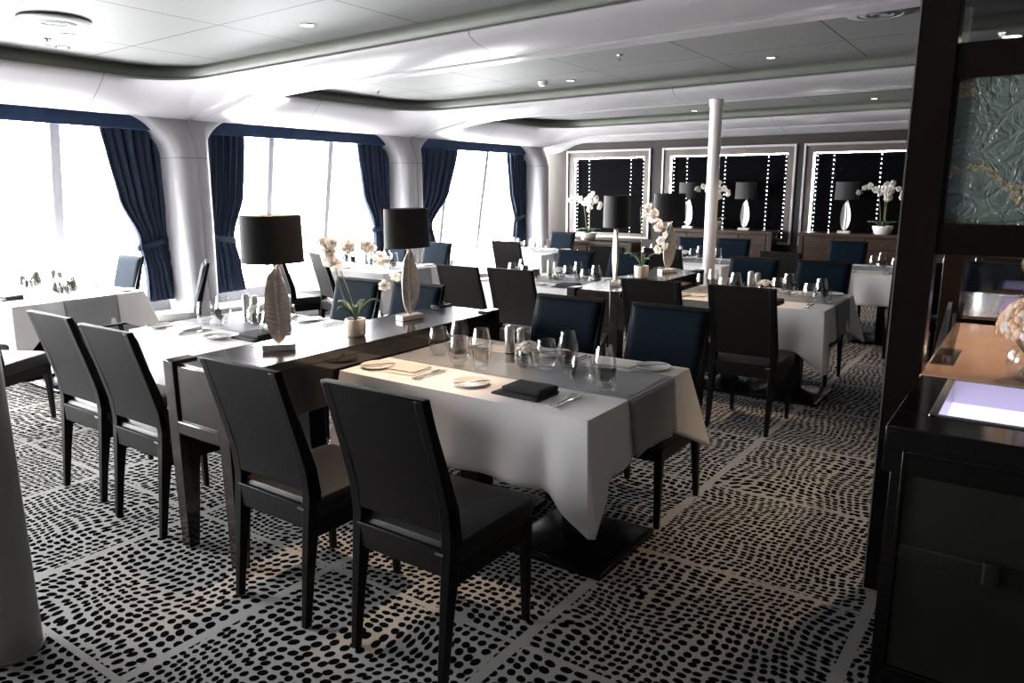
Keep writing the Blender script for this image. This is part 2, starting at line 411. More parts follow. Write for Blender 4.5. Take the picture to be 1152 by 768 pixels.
# valances
for k, lab in ((0, 'behind the camera side'), (1, 'across the first window bay at the left'), (2, 'across the window bay behind the first lamp'), (3, 'across the furthest window bay')):
    if k == 0: continue
    c0, c1 = CY[k], CY[k + 1]; b = MB()
    zt = 2.47 + cz(XW, (c0 + c1) / 2)
    y0, y1 = c0 + .20, c1 - .20
    def vz(y): return cz(XW, y)
    b.hexa([(-7.99, y0, 2.245 + vz(y0)), (-7.94, y0, 2.245 + vz(y0)), (-7.94, y1, 2.245 + vz(y1)), (-7.99, y1, 2.245 + vz(y1)),
            (-7.99, y0, 2.52 + vz(y0)), (-7.94, y0, 2.52 + vz(y0)), (-7.94, y1, 2.52 + vz(y1)), (-7.99, y1, 2.52 + vz(y1))])
    tag(b.build('window_valance', 'valance', bevel=.004), 'navy blue fabric valance ' + lab, 'valance')

# curtains (tied back)
def curtain(prof, label, x=-8.03, tie_z=.95, seed=0, nf=7):
    """prof: list of (z, ya, yb)"""
    b = MB(); rnd = random.Random(seed); ph = rnd.random() * 6
    NZ, NU = 44, 110
    def inter(z):
        for i in range(len(prof) - 1):
            za, a0, a1 = prof[i]; zb_, b0, b1 = prof[i + 1]
            if zb_ <= z <= za:
                t_ = (za - z) / (za - zb_); t_ = t_ * t_ * (3 - 2 * t_) if i else t_ ** 1.25
                return a0 + (b0 - a0) * t_, a1 + (b1 - a1) * t_
        return prof[-1][1:]
    z0, z1 = prof[-1][0], prof[0][0]
    def fn(u, v):
        z = z1 + (z0 - z1) * v; a, c = inter(z); wd = abs(c - a)
        amp = .030 + .012 * (.7 - min(.7, wd))
        pinch = math.exp(-((z - tie_z) / .07) ** 2)
        y = a + (c - a) * u + .012 * math.sin(2 * PI * nf * u * 2 + ph)
        return (x + .02 * v + amp * (1 - .6 * pinch) * math.sin(2 * PI * nf * u + ph + .8 * v) * 1.0 + .01 * math.sin(31 * u + 3 * v) - .05 * (z1 - z) * .8, y, z)
    b.grid(fn, NU, NZ)
    root = empty('curtain', (0, 0, 0))
    o = b.build('drape', 'curtain', root, solid=.006, fix=False)
    a, c = inter(tie_z); tb = MB(); ym = (a + c) / 2; hw = abs(c - a) / 2 + .012; xm = x - .05 * (z1 - tie_z) * .8
    tb.loft([[(xm + (.055 + e) * math.cos(2 * PI * j / 24), ym + (hw + e) * math.sin(2 * PI * j / 24), tie_z + zz + .04 * math.sin(2 * PI * j / 24) * (1 if seed % 2 else -1)) for j in range(24)] for zz, e in ((-.035, 0), (-.02, .008), (.02, .008), (.035, 0))], cap=False)
    tb.build('tie_back', 'curtain', root, solid=.004, fix=False)
    for i in range(6):
        h = MB(); yy = prof[0][1] + (prof[0][2] - prof[0][1]) * (i + .5) / 6
        h.tube([(x, yy, z1), (x, yy, z1 + .04), (x + .01, yy, z1 + .05)], .004, 6); h.build('hook', 'chrome', root)
    tag(root, label, 'curtain'); return root
fl = fz(-8, 5) + .02
curtain([(2.26, 4.02, 4.74), (1.5, 4.16, 4.74), (.95, 4.36, 4.70), (.6, 4.40, 4.80), (.31, 4.40, 4.86)], 'navy curtain tied back at the left of the first white column', seed=1)
curtain([(2.22, 5.16, 5.80), (1.5, 5.12, 5.72), (.95, 5.13, 5.55), (.6, 5.12, 5.62), (.30, 5.12, 5.66)], 'navy curtain tied back just right of the first white column', seed=2)
curtain([(2.17, 7.56, 8.24), (1.5, 7.66, 8.24), (.9, 7.88, 8.22), (.6, 7.88, 8.26), (.30, 7.86, 8.3)], 'navy curtain tied back left of the second white column behind the second lamp', seed=3)
curtain([(2.14, 8.64, 9.78), (1.5, 8.64, 9.55), (.9, 8.66, 9.12), (.6, 8.66, 9.2), (.28, 8.66, 9.22)], 'wide navy curtain just right of the second white column', seed=4)
curtain([(2.10, 11.2, 11.86), (1.5, 11.3, 11.86), (.9, 11.48, 11.84), (.6, 11.46, 11.86), (.28, 11.46, 11.9)], 'navy curtain in the far corner beside the third white column', seed=5)

# other walls
b = MB(); b.box(XR, XR + .1, YN - .2, YF + .2, -.5, 3); tag(b.build('wall_right', 'dark_wall', smooth=False), kind='structure')
b = MB(); b.box(-8.8, XR + .1, YN - .2, YN - .1, -.5, 3); tag(b.build('wall_near', 'dark_wall', smooth=False), kind='structure')
# far wall with window openings
FW = [(-7.42, -5.80), (-5.52, -3.36), (-3.18, -1.02), (-.84, 1.3)]
ZB, ZT = .62, 2.10
b = MB()
b.box(-8.8, XR + .1, YF, YF + .12, -.6, ZB); b.box(-8.8, XR + .1, YF, YF + .12, ZT, 3)
xs = [-8.8] + [q for p in FW for q in p] + [XR + .1]
for i in range(0, len(xs), 2): b.box(xs[i], xs[i + 1], YF, YF + .12, ZB, ZT)
tag(b.build('wall_far', 'far_wall', smooth=False), kind='structure')
b = MB(); b.box(-8.8, XR + .1, YF + .12, YF + .16, 2.6, 3.0); tag(b.build('wall_far_backing', 'far_wall', smooth=False), kind='structure')
for i, (xa, xb) in enumerate(FW):
    r_ = empty('window_%d' % (i + 5)); tag(r_, kind='structure')
    f = MB(); t_ = .035
    for (a0, a1, c0, c1) in ((xa - t_, xa, ZB - t_, ZT + t_), (xb, xb + t_, ZB - t_, ZT + t_), (xa, xb, ZT, ZT + t_), (xa, xb, ZB - t_, ZB)):
        f.box(a0, a1, YF - .04, YF + .01, c0, c1)
    f.build('window_frame', 'trim_white', r_, bevel=.004)
    f = MB(); t_ = .10
    for (a0, a1, c0, c1) in ((xa, xa + t_, ZB, ZT), (xb - t_, xb, ZB, ZT), (xa + t_, xb - t_, ZT - t_, ZT), (xa + t_, xb - t_, ZB, ZB + .05)):
        f.box(a0, a1, YF - .005, YF + .10, c0, c1)
    f.build('window_lining', 'inner_frame', r_, bevel=.003)
    g = MB(); g.box(xa + .09, xb - .09, YF + .09, YF + .10, ZB, ZT - .1); g.build('pane', 'pane', r_, smooth=False)
    # venetian blind, closed; daylight shows at the edges and the cord holes
    s_ = MB(); bl, br = xa + .118, xb - .100; wd = br - bl
    holes = [bl + .035, bl + wd * .2, bl + wd * .8, br - .035] if wd < 1.8 else [bl + .035, bl + wd * .14, bl + wd * .48, bl + wd * .84, br - .035]
    z = ZT - .118; n = 0
    while z > ZB + .05:
        y = YF + .055
        s_.box(bl, br, y, y + .003, z - .064, z - .036)
        xs2 = [bl] + sorted(sum([[h - .006, h + .006] for h in holes], [])) + [br]
        for q in range(0, len(xs2), 2): s_.box(xs2[q], xs2[q + 1], y, y + .003, z - .036, z - .026)
        s_.box(bl, br, y - .002, y + .004, z - .026, z + .002)
        z -= .066
    s_.build('blind_slats', 'blind', r_, smooth=False)

# ================================================================== FURNITURE PROTOTYPES
def make_chair():
    r = empty('dining_chair')
    W = .22
    # back panel
    def prof(z):   # y of the back's rear face at height z
        pts = [(0, -.265), (.30, -.235), (.50, -.215), (.62, -.225), (.985, -.325)]
        for i in range(len(pts) - 1):
            if pts[i][0] <= z <= pts[i + 1][0]:
                t_ = (z - pts[i][0]) / (pts[i + 1][0] - pts[i][0]); return pts[i][1] + (pts[i + 1][1] - pts[i][1]) * t_
        return pts[-1][1]
    b = MB(); zs = [.52, .60, .70, .80, .90, .985]
    b.loft([[(-W, prof(z), z), (W, prof(z), z), (W, prof(z) + .03, z), (-W, prof(z) + .03, z)] for z in zs])
    b.build('backrest', 'chair_wood', r, bevel=.004)
    b = MB()
    def up(u, v):
        z = .545 + .425 * v; e = min(min(u, 1 - u) * 14, 1) * min(min(v, 1 - v) * 14, 1)
        return ((-W + .012) + (2 * W - .024) * u, prof(z) + .031 + .020 * math.sqrt(max(0, e)), z)
    b.grid(up, 24, 24); b.build('back_upholstery', 'navy', r, solid=.004)
    # cushion
    b = MB(); rings = []
    for z, ins in ((.405, .012), (.412, .004), (.44, 0), (.468, .0), (.482, .008), (.490, .03), (.494, .08)):
        rings.append([(x, y, z) for x, y in rrect(-W + ins - .002, W - ins + .002, -.205 + ins, .262 - ins, .03 + ins * .3, 4, 3)])
    b.loft(rings); b.build('seat', 'seat', r)
    # apron
    b = MB()
    b.box(-W + .02, W - .02, .215, .24, .335, .405); b.box(-W + .008, -W + .03, -.2, .22, .335, .405); b.box(W - .03, W - .008, -.2, .22, .335, .405)
    b.build('seat_frame', 'frame_wood', r, bevel=.003)
    b = MB(); b.box(-W + .022, W - .022, prof(.4) + .004, prof(.4) + .026, .375, .465); b.build('back_rail', 'chair_wood', r, bevel=.003)
    b = MB(); b.box(W - .062, W - .030, prof(.4) + .0005, prof(.4) + .006, .448, .455); b.build('name_plate', 'steel', r)
    for s in (-1, 1):
        b = MB(); rings = []
        for z, hw, d in ((0, .0125, .028), (.2, .016, .036), (.36, .019, .048), (.50, .021, .055), (.60, .021, .05), (.75, .02, .04), (.98, .018, .026)):
            xo = s * (W - .021) - s * .0; y = prof(z)
            rings.append([(xo - hw, y - .001, z), (xo + hw, y - .001, z), (xo + hw, y + d, z), (xo - hw, y + d, z)])
        b.loft(rings[:5] + rings[5:]); b.build('leg', 'frame_wood', r, bevel=.003)
        b = MB(); rings = []
        for z, hw in ((0, .0125), (.2, .016), (.405, .021)):
            xo = s * (W - .024); y = .232
            rings.append([(xo - hw, y - hw * 1.3, z), (xo + hw, y - hw * 1.3, z), (xo + hw, y + hw * .6, z), (xo - hw, y + hw * .6, z)])
        b.loft(rings); b.build('leg', 'frame_wood', r, bevel=.003)
    return r
CH = Proto(make_chair()); KIDS[CH.r.name] = list(CH.r.children)
CH.r['_p'] = 0; del CH.r['_p']
def chair(x, y, rz, label, group=None):
    o = CH.get(); put(o, x, y, None, rz); tag(o, label, 'chair', group or 'dining chairs')
    return o

TH = .76
def make_table(lx, ly, name='dining_table', peds=2):
    r = empty(name)
    b = MB(); b.box(-lx / 2 + .03, lx / 2 - .03, -ly / 2 + .03, ly / 2 - .03, TH - .04, TH - .004); b.build('tabletop', 'frame_wood', r, bevel=.004)
    for px in ([-lx / 2 + .42, lx / 2 - .30] if peds == 2 else [0]):
        b = MB(); b.box(px - .06, px + .06, -.06, .06, .03, TH - .04); b.build('pedestal', 'frame_wood', r, bevel=.006)
        b = MB(); b.box(px - .25, px + .25, -.26, .26, .0, .03)
        b.loft([[(px + sx * q, sy * q2, z) for sx, sy in ((-1, -1), (1, -1), (1, 1), (-1, 1))] for q, q2, z in ((.235, .245, .03), (.2, .21, .045), (.07, .07, .075))])
        b.build('base_plate', 'darkmetal', r, bevel=.004)
    return r
def cloth_mesh(lx, ly, drop=.31, cdrop=.44, seed=0, rough_amp=.010, xdrop=.24, fardrop=.26, abut=0):
    """linen square: flat top, hanging sides, a pointed fold at each corner"""
    rnd = random.Random(seed); b = MB()
    hx, hy = lx / 2, ly / 2
    ph = [rnd.random() * 6 for _ in range(12)]
    # perimeter samples, denser at the corners
    def seg(n): return [.5 - .5 * math.cos(PI * i / n) for i in range(n)]
    P4 = [(hx, -hy), (hx, hy), (-hx, hy), (-hx, -hy)]
    loop = []
    for k in range(4):
        a, c = P4[k], P4[(k + 1) % 4]; L = math.hypot(c[0] - a[0], c[1] - a[1])
        for t_ in seg(56): loop.append((a[0] + (c[0] - a[0]) * t_, a[1] + (c[1] - a[1]) * t_, k, t_ * L, L))
    dside = [xdrop, fardrop, xdrop, drop]
    levels = [0, .03, .08, .16, .28, .42, .56, .70, .82, .92, 1]
    rings = [[(x * q, y * q, TH) for x, y, *_ in loop] for q in (0, .5, .985)]
    for t_ in levels:
        rg = []
        for (x, y, k, s_, L) in loop:
            cd = min(s_, L - s_); ci = k if s_ <= L / 2 else (k + 1) % 4
            nk = [(1, 0), (0, 1), (-1, 0), (0, -1)][k]
            cx, cy = P4[ci]; dg = (math.copysign(.707, cx), math.copysign(.707, cy))
            f = max(0, 1 - cd / .19); d = dside[k]
            other = dside[(k - 1) % 4] if s_ <= L / 2 else dside[(k + 1) % 4]
            mxd = max(d, other, .26)
            d = d + (mxd - d) * max(0, 1 - cd / .34) + (cdrop - .31) * f ** 1.1
            crease = -.030 * math.exp(-((cd - .17) / .05) ** 2) + .012 * math.exp(-((cd - .30) / .08) ** 2)
            rip = rough_amp * (math.sin(s_ * 11 + ph[k]) + .7 * math.sin(s_ * 23 + ph[k + 4]))
            o1 = .004 + t_ * (.020 + (rip + crease) * min(1, t_ * 1.6))
            fl = (.045 if ci == 0 else .125) * f ** 1.25 * t_
            X = x + nk[0] * o1 * (1 - f * .3) + dg[0] * fl; Y = y + nk[1] * o1 * (1 - f * .3) + dg[1] * fl
            if abut and X * abut > hx - .004: X = abut * (hx + .004 + .25 * min(.02, (X * abut - hx)))
            z = TH - .002 - d * t_ if t_ > 0 else TH
            rg.append((X, Y, z))
        rings.append(rg)
    b.loft(rings, cap=False)
    return b
def runner_mesh(lx, w, ly, drop=.24, abut=0):
    b = MB(); H = lx / 2
    def fn(u, v):
        L = 2 * H + 2 * drop; s_ = -H - drop + L * u; y = -w / 2 + w * v
        if abs(s_) <= H: x = s_; z = TH + .0035
        else:
            e = abs(s_) - H; t_ = e / drop
            x = math.copysign(H + .013 + .026 * t_ + .006 * math.sin(y * 22) * t_, s_); z = TH + .0035 - e
            if e < .01: x = math.copysign(H + .007, s_); z = TH
        if abut and x * abut > H + .012: x = abut * (H + .012)
        return (x, y, z)
    b.grid(fn, 80, 12)
    return b

# --- table ware prototypes
def lathe_obj(name, prof, m, n=24, solid=0):
    b = MB(); b.lathe(prof, n, cap=False); return b.build(name, m, fix=True, solid=solid)
def proto_glass(h, rb, rm, rt):
    prof = [(.0005, .004), (rb * .8, .004), (rb, .008), (rb + (rm - rb) * .7, h * .2), (rm, h * .42), (rm * .97, h * .6), (rt + (rm - rt) * .3, h * .82), (rt, h),
            (rt - .0015, h), (rt + (rm - rt) * .3 - .002, h * .82), (rm * .97 - .002, h * .6), (rm - .002, h * .42), (rb + (rm - rb) * .7 - .002, h * .2 + .003), (rb * .7, .016), (.0005, .014)]
    prof = [(.0005, 0), (rb, 0)] + prof[2:]
    return lathe_obj('wine_glass', prof, 'glass', 20)
G1 = Proto(proto_glass(.115, .024, .044, .033))
G2 = Proto(proto_glass(.15, .026, .045, .030))
G3 = Proto(proto_glass(.10, .028, .036, .036)); G3.r.name = 'water_glass'
PL = Proto(lathe_obj('bread_plate', [(.0005, .004), (.045, .004), (.05, .0), (.055, .004), (.08, .013), (.082, .015), (.08, .0165), (.055, .008), (.0005, .007)], 'china', 36))
def mk_mill(h, nm, dark):
    r = empty(nm)
    b = MB(); b.lathe([(.017, 0), (.0175, .002), (.0175, h * .22), (.016, h * .225), (.016, h * .25), (.0175, h * .255), (.0175, h * .9), (.014, h * .97), (.008, h), (.0005, h)], 20)
    b.build('body', 'steel', r); b = MB(); b.lathe([(.0165, h * .215), (.0180, h * .22), (.0180, h * .245), (.0165, h * .25)], 20); b.build('ring', 'darkmetal', r)
    return r
ML = Proto(mk_mill(.135, 'pepper_mill', 1)); MS = Proto(mk_mill(.125, 'salt_mill', 0))
for q in (ML, MS): KIDS[q.r.name] = list(q.r.children)
def mk_fork():
    b = MB()
    b.loft([[(x, y - .1, z + .004) for x, z in ((-w_, -.001), (w_, -.001), (w_, .001), (-w_, .001))] for y, w_ in ((0, .004), (.02, .006), (.08, .004), (.13, .003), (.145, .009), (.155, .0105))])
    for i in range(4):
        x = -.009 + .006 * i; b.box(x - .0015, x + .0015, .054, .098, .003, .0055)
    return b.build('fork', 'chrome')
def mk_knife():
    b = MB()
    b.loft([[(x, y - .11, z + .004) for x, z in ((-w_, -.0015), (w_, -.0015), (w_, .0015), (-w_, .0015))] for y, w_ in ((0, .004), (.02, .0065), (.09, .005), (.1, .006), (.16, .009), (.205, .007), (.22, .001))])
    return b.build('knife', 'chrome')
FK = Proto(mk_fork()); KN = Proto(mk_knife())
def mk_butter():
    b = MB()
    b.loft([[(x, y - .08, z + .002) for x, z in ((-w_, -.0012), (w_, -.0012), (w_, .0012), (-w_, .0012))] for y, w_ in ((0, .004), (.015, .0055), (.07, .0045), (.08, .006), (.13, .008), (.155, .002))])
    return b.build('butter_knife', 'chrome')
BK = Proto(mk_butter())
def mk_napkin(m, black=True):
    b = MB()
    # a folded cloth: two layers, upper one skewed with a soft roll
    def slab(cx, cy, w_, d_, z0, z1, rot):
        rings = []
        for z, ins in ((z0, .003), (z0 + .002, 0), ((z0 + z1) / 2, -.002), (z1 - .002, 0), (z1, .004), (z1 + .001, .03)):
            pts = rrect(-w_ / 2 + ins, w_ / 2 - ins, -d_ / 2 + ins, d_ / 2 - ins, .008, 3, 5)
            rings.append([(cx + x * math.cos(rot) - y * math.sin(rot), cy + x * math.sin(rot) + y * math.cos(rot), z + (.0025 * math.sin(18 * x) + .002 * math.sin(25 * y) if z > z0 + .001 else 0)) for x, y in pts])
        b.loft(rings)
    slab(0, 0, .235, .155, 0, .012, .0); slab(.01, .02, .20, .125, .013, .032, -.05)
    return b.build('folded_napkin', m)
NB = Proto(mk_napkin('blacknap')); NW = Proto(mk_napkin('whitenap')); NW.r.scale.z = .4
def petal_flower(b, c, r, nrm_, rnd, np_=5):
    """an open blossom of np_ petals facing nrm_"""
    c = Vector(c); n = Vector(nrm_).normalized(); a = n.cross(Vector((0, 0, 1)) if abs(n.z) < .9 else Vector((1, 0, 0))).normalized(); d = n.cross(a)
    ph = rnd.random() * 6
    for k in range(np_):
        an = ph + 2 * PI * k / np_; e = a * math.cos(an) + d * math.sin(an); s = n.cross(e)
        rr = r * (1 if k % 2 else .88); wd = rr * .62
        pts = []
        for (l, ww, up_) in ((.05, .10, 0), (.35, .75, .10), (.65, 1.0, .12), (.9, .65, .02), (1.0, .15, -.06)):
            for q in (-1, 0, 1):
                pts.append(c + e * rr * l + s * q * wd * ww * .8 + n * rr * (up_ + (.12 if q == 0 else 0)))
        b.add(pts, [(i * 3 + j, i * 3 + j + 1, (i + 1) * 3 + j + 1, (i + 1) * 3 + j) for i in range(4) for j in range(2)])
    b.lathe([(.0005, -.1 * r), (.16 * r, 0), (.12 * r, .22 * r), (.0005, .28 * r)], 6, tuple(c))
def mk_bowl_flowers(seed):
    rnd = random.Random(seed); r = empty('flower_bowl')
    b = MB(); b.lathe([(.0005, 0), (.032, 0), (.040, .008), (.046, .03), (.043, .05), (.038, .062), (.0365, .062), (.0415, .05), (.044, .03), (.038, .010), (.0005, .006)], 24, cap=False); b.build('bowl', 'glass', r)
    for i, (x, y, z, rr) in enumerate(((0, 0, .085, .034), (-.03, -.005, .075, .026), (.03, .01, .078, .026), (0, .03, .075, .024), (.01, -.03, .072, .022))):
        b = MB(); petal_flower(b, (x, y, z), rr, (x * 8 + .1, y * 8 - .2, .7), rnd, 5)
        petal_flower(b, (x, y, z + .008), rr * .6, (x * 6, y * 6, 1), rnd, 4); b.build('blossom', 'petal', r, solid=.001, fix=False)
    b = MB()
    for i in range(5): b.tube([(.02 * math.cos(i * 1.3), .02 * math.sin(i * 1.3), .008), (.01 * math.sin(i), .01 * math.cos(i), .05), (.015 * math.cos(i * 2), .015 * math.sin(i), .08)], .0016, 5)
    b.build('stems', 'leafgreen', r)
    return r
FB = Proto(mk_bowl_flowers(3)); KIDS[FB.r.name] = list(FB.r.children)

for p_, k_ in ((G1, 1.22), (G2, 1.14), (G3, 1.08), (ML, 1.32), (MS, 1.32), (FB, 1.22)): p_.r.scale = (k_, k_, k_)
# --- leaf lamp
def make_lamp(matl='silver_leaf'):
    r = empty('table_lamp')
    b = MB(); b.box(-.072, .072, -.034, .034, 0, .028); b.build('base', 'marble_base', r, bevel=.003)
    b = MB(); H = .36; z0 = .028
    NV, NU = 60, 16
    def outline(t_): return .061 * (math.sin(PI * min(1, t_ ** .9)) ** .62) * (1 - .12 * t_) if 0 < t_ < 1 else 0.002
    front, back = [], []
    for side, arr in ((1, front), (-1, back)):
        for j in range(NV + 1):
            t_ = j / NV; w_ = max(.003, outline(t_)); cx = .006 * math.sin(PI * t_) + (.016 * max(0, (t_ - .85) / .15))
            row = []
            for i in range(NU + 1):
                u = -1 + 2 * i / NU
                vein = .0022 * math.sin(2 * PI * (t_ * 17 - abs(u) * 1.1)) * (1 - abs(u) ** 6)
                mid = .006 * math.exp(-(u / .09) ** 2)
                notch = 1 - (.10 if (abs(t_ - .2) < .012 and u > .3) else 0)
                y = -side * (.006 * (1 - u * u) + .003 + mid + vein) - .022 * math.sin(PI * t_) * (u * u - .5) * 1.0
                row.append((cx + u * w_ * notch, y, z0 + H * t_))
            arr.append(row)
    rings = [front[j] + back[j][::-1] for j in range(NV + 1)]
    b.loft(rings); b.build('leaf', matl, r)
    b = MB(); b.tube([(.012, .012, z0 + H - .06), (.012, .012, z0 + H + .09)], .005, 10); b.lathe([(.008, z0 + H - .01), (.012, z0 + H - .005), (.012, z0 + H + .03), (.006, z0 + H + .035)], 12, (.012, .012, 0)); b.build('stem', 'chrome', r)
    b = MB(); sh0, sh1 = .400, .61
    prof = [(.138, sh0), (.134, sh1), (.130, sh1), (.134, sh0 + .002), (.138, sh0)]
    b.lathe(prof, 48, (0, 0, 0), 1, .66, cap=False)
    b.build('lamp_shade', 'shade', r)
    b = MB(); b.lathe([(.1335, sh0 + .004), (.1295, sh1 - .004)], 48, (0, 0, 0), 1, .66, cap=False); b.build('shade_lining', 'shade_in', r, solid=.001)
    b = MB()
    b.tube([(-.130, 0, sh1 - .02), (.130, 0, sh1 - .02)], .0025, 6); b.tube([(0, -.084, sh1 - .02), (0, .084, sh1 - .02)], .0025, 6); b.tube([(.012, .012, sh1 - .12), (.0, .0, sh1 - .018)], .004, 6); b.build('shade_spider', 'chrome', r)
    return r
LAMP = Proto(make_lamp()); KIDS[LAMP.r.name] = list(LAMP.r.children)
LAMP2 = Proto(make_lamp('ledge_leaf')); KIDS[LAMP2.r.name] = list(LAMP2.r.children)

# --- orchids
def make_orchid(seed, kind='pot', stems=None, pot='pot', ns=10):
    rnd = random.Random(seed); r = empty('potted_orchid')
    b = MB()
    if kind == 'pot': b.lathe([(.0005, 0), (.042, 0), (.048, .006), (.053, .05), (.053, .088), (.051, .094), (.047, .094), (.046, .08), (.0005, .078)], 32, cap=False)
    else: b.lathe([(.0005, 0), (.07, 0), (.085, .012), (.105, .07), (.107, .09), (.102, .094), (.097, .09), (.095, .08), (.0005, .078)], 32, cap=False)
    b.build('pot', pot, r)
    b = MB(); b.lathe([(.0005, .086), (.03, .084), (.045 if kind == 'pot' else .094, .080)], 16, cap=False); b.build('soil', 'soil', r)
    # leaves
    nl = 5 if kind == 'pot' else 12
    for i in range(nl):
        a = (i + .3 * rnd.random()) * 2 * PI / nl; L = (.10 + .05 * rnd.random()) * (1 if kind == 'pot' else .95); b = MB()
        lift = .06 + .05 * rnd.random() if kind == 'pot' else .05
        def lf(u, v):
            rr = L * v; wd = .015 * math.sin(PI * min(1, v * .92 + .08)) + .001
            z = .085 + lift * math.sin(v * 2.0) + .010 * abs(2 * u - 1)
            s = (2 * u - 1) * wd; base = 0 if kind == 'pot' else .02
            return ((base + rr) * math.cos(a) - s * math.sin(a), (base + rr) * math.sin(a) + s * math.cos(a), z)
        b.grid(lf, 4, 10); b.build('leaf', 'leafgreen', r, solid=.002)
    for pts in stems:
        sp = []
        P = [Vector(p) for p in pts]
        for i in range(len(P) - 1):
            p0 = P[max(0, i - 1)]; p1 = P[i]; p2 = P[i + 1]; p3 = P[min(len(P) - 1, i + 2)]
            for q in range(8):
                t_ = q / 8
                sp.append(.5 * ((2 * p1) + (-p0 + p2) * t_ + (2 * p0 - 5 * p1 + 4 * p2 - p3) * t_ * t_ + (-p0 + 3 * p1 - 3 * p2 + p3) * t_ ** 3))
        sp.append(P[-1])
        b = MB(); b.tube(sp, .0028, 6, .0013); b.build('stem', 'stem', r)
        n0 = int(len(sp) * .48); cnt = ns
        for k in range(cnt):
            i = n0 + int((len(sp) - 1 - n0) * k / max(1, cnt - 1)); p = sp[i]
            side = (-1) ** k
            off = Vector((rnd.uniform(-.01, .01) + .016 * side, rnd.uniform(-.03, 0), rnd.uniform(-.022, .012)))
            rad = .041 * (1 - .25 * k / cnt) * rnd.uniform(.9, 1.15)
            b = MB(); petal_flower(b, p + off, rad, (rnd.uniform(-.5, .5) + .5, -1, rnd.uniform(-.3, .3)), rnd, 5)
            b.build('blossom', 'petal', r, solid=.0012, fix=False)
        for k in range(3):
            p = sp[-1] + Vector((rnd.uniform(-.02, .02), rnd.uniform(-.01, .01), -.012 * k))
            b = MB(); b.lathe([(.0005, -.010), (.006, -.005), (.007, .002), (.0005, .011)], 8, tuple(p), cap=False); b.build('bud', 'bud', r)
    return r

# ================================================================== CONSOLES
def make_console(w_, l_, h, name='console_table'):
    """long axis along y; w_ along x"""
    r = empty(name)
    b = MB(); b.box(-w_ / 2 + .0, w_ / 2 - .0, .03, l_ - .03, h - .045, h - .004)
    b.build('top', 'console', r, bevel=.002)
    for e in (0, l_ - .03):
        b = MB(); b.box(-w_ / 2 + .078, w_ / 2 - .078, .012 + e * .985, .03 + e * .985, h - .26, h - .012); b.build('end_panel', 'console', r, bevel=.003)
        b = MB(); b.box(-w_ / 2 + .07, w_ / 2 - .07, .0 + e, .03 + e, h - .315, h - .26); b.build('end_rail', 'console', r, bevel=.003)
    for s in (-1, 1):
        b = MB(); x = s * (w_ / 2 - .018); b.box(x - .012, x + .012, .12, l_ - .12, h - .26, h - .045); b.build('side_panel', 'console', r, bevel=.003)
    for s in (-1, 1):
        for e in (0, 1):
            b = MB(); rings = []
            for z, wx, dy in ((0, .030, .05), (h * .6, .036, .10), (h + .006, .036, .12)):
                x = s * (w_ / 2 - .036); y0 = 0 if e == 0 else l_
                y1 = dy if e == 0 else l_ - dy
                rings.append([(x - wx, y0, z), (x + wx, y0, z), (x + wx, y1, z), (x - wx, y1, z)])
            b.loft(rings); b.build('leg', 'console', r, bevel=.003)
    return r
C1 = make_console(.44, 1.86, .86); put(C1, -2.84, 1.70)
tag(C1, 'long glossy dark brown console table carrying the two nearest leaf lamps', 'console table', 'console tables')
C2 = make_console(.44, 1.66, .86); put(C2, -2.72, 4.85)
tag(C2, 'glossy dark brown console table in the middle row behind the navy chairs', 'console table', 'console tables')
def ctop(x, y, c): return c.location.z + .866
def lamp(P_, x, y, z, rz, label, s=1):
    o = P_.get(); put(o, x, y, z, rz, 0, s); tag(o, label, 'lamp', 'leaf table lamps'); return o
TOP1 = C1.location.z + .857; TOP2 = C2.location.z + .857
lamp(LAMP, -2.84, 2.14, TOP1, math.radians(45), 'table lamp with silver leaf stem and black shade nearest the camera')
lamp(LAMP, -2.87, 3.05, TOP1, math.radians(78), 'second leaf table lamp with black shade, right of the cream potted orchid')
lamp(LAMP, -2.72, 5.22, TOP2, math.radians(112), 'edge-on leaf table lamp at the near end of the middle-row console', 1.12)
lamp(LAMP, -2.72, 6.20, TOP2, math.radians(60), 'leaf table lamp behind the small orchid on the middle-row console', 1.12)
ORC1 = make_orchid(11, 'pot', [[(0, 0, .08), (-.015, 0, .2), (-.075, .0, .40), (-.045, -.03, .47), (.05, -.06, .50), (.14, -.04, .45), (.20, .0, .34), (.15, .02, .27)], [(.01, .0, .08), (-.06, .02, .2), (-.10, .01, .40), (-.13, 0, .50), (-.10, -.02, .52)]], ns=9)
put(ORC1, -2.78, 2.56, TOP1, math.radians(30)); ORC1.scale = (.98, .98, .92)
tag(ORC1, 'white orchid with arching stem in a round cream pot between the two nearest lamps', 'potted plant')
ORC2 = make_orchid(12, 'pot', [[(0, 0, .08), (-.005, 0, .25), (-.02, 0, .48), (-.01, 0, .53), (.05, 0, .50), (.11, -.01, .42), (.15, -.01, .30), (.13, 0, .22)]], ns=10)
put(ORC2, -2.74, 5.72, TOP2, math.radians(30)); ORC2.scale = (1.12, 1.12, 1.1)
tag(ORC2, 'white orchid in a small cream pot on the middle-row console', 'potted plant')

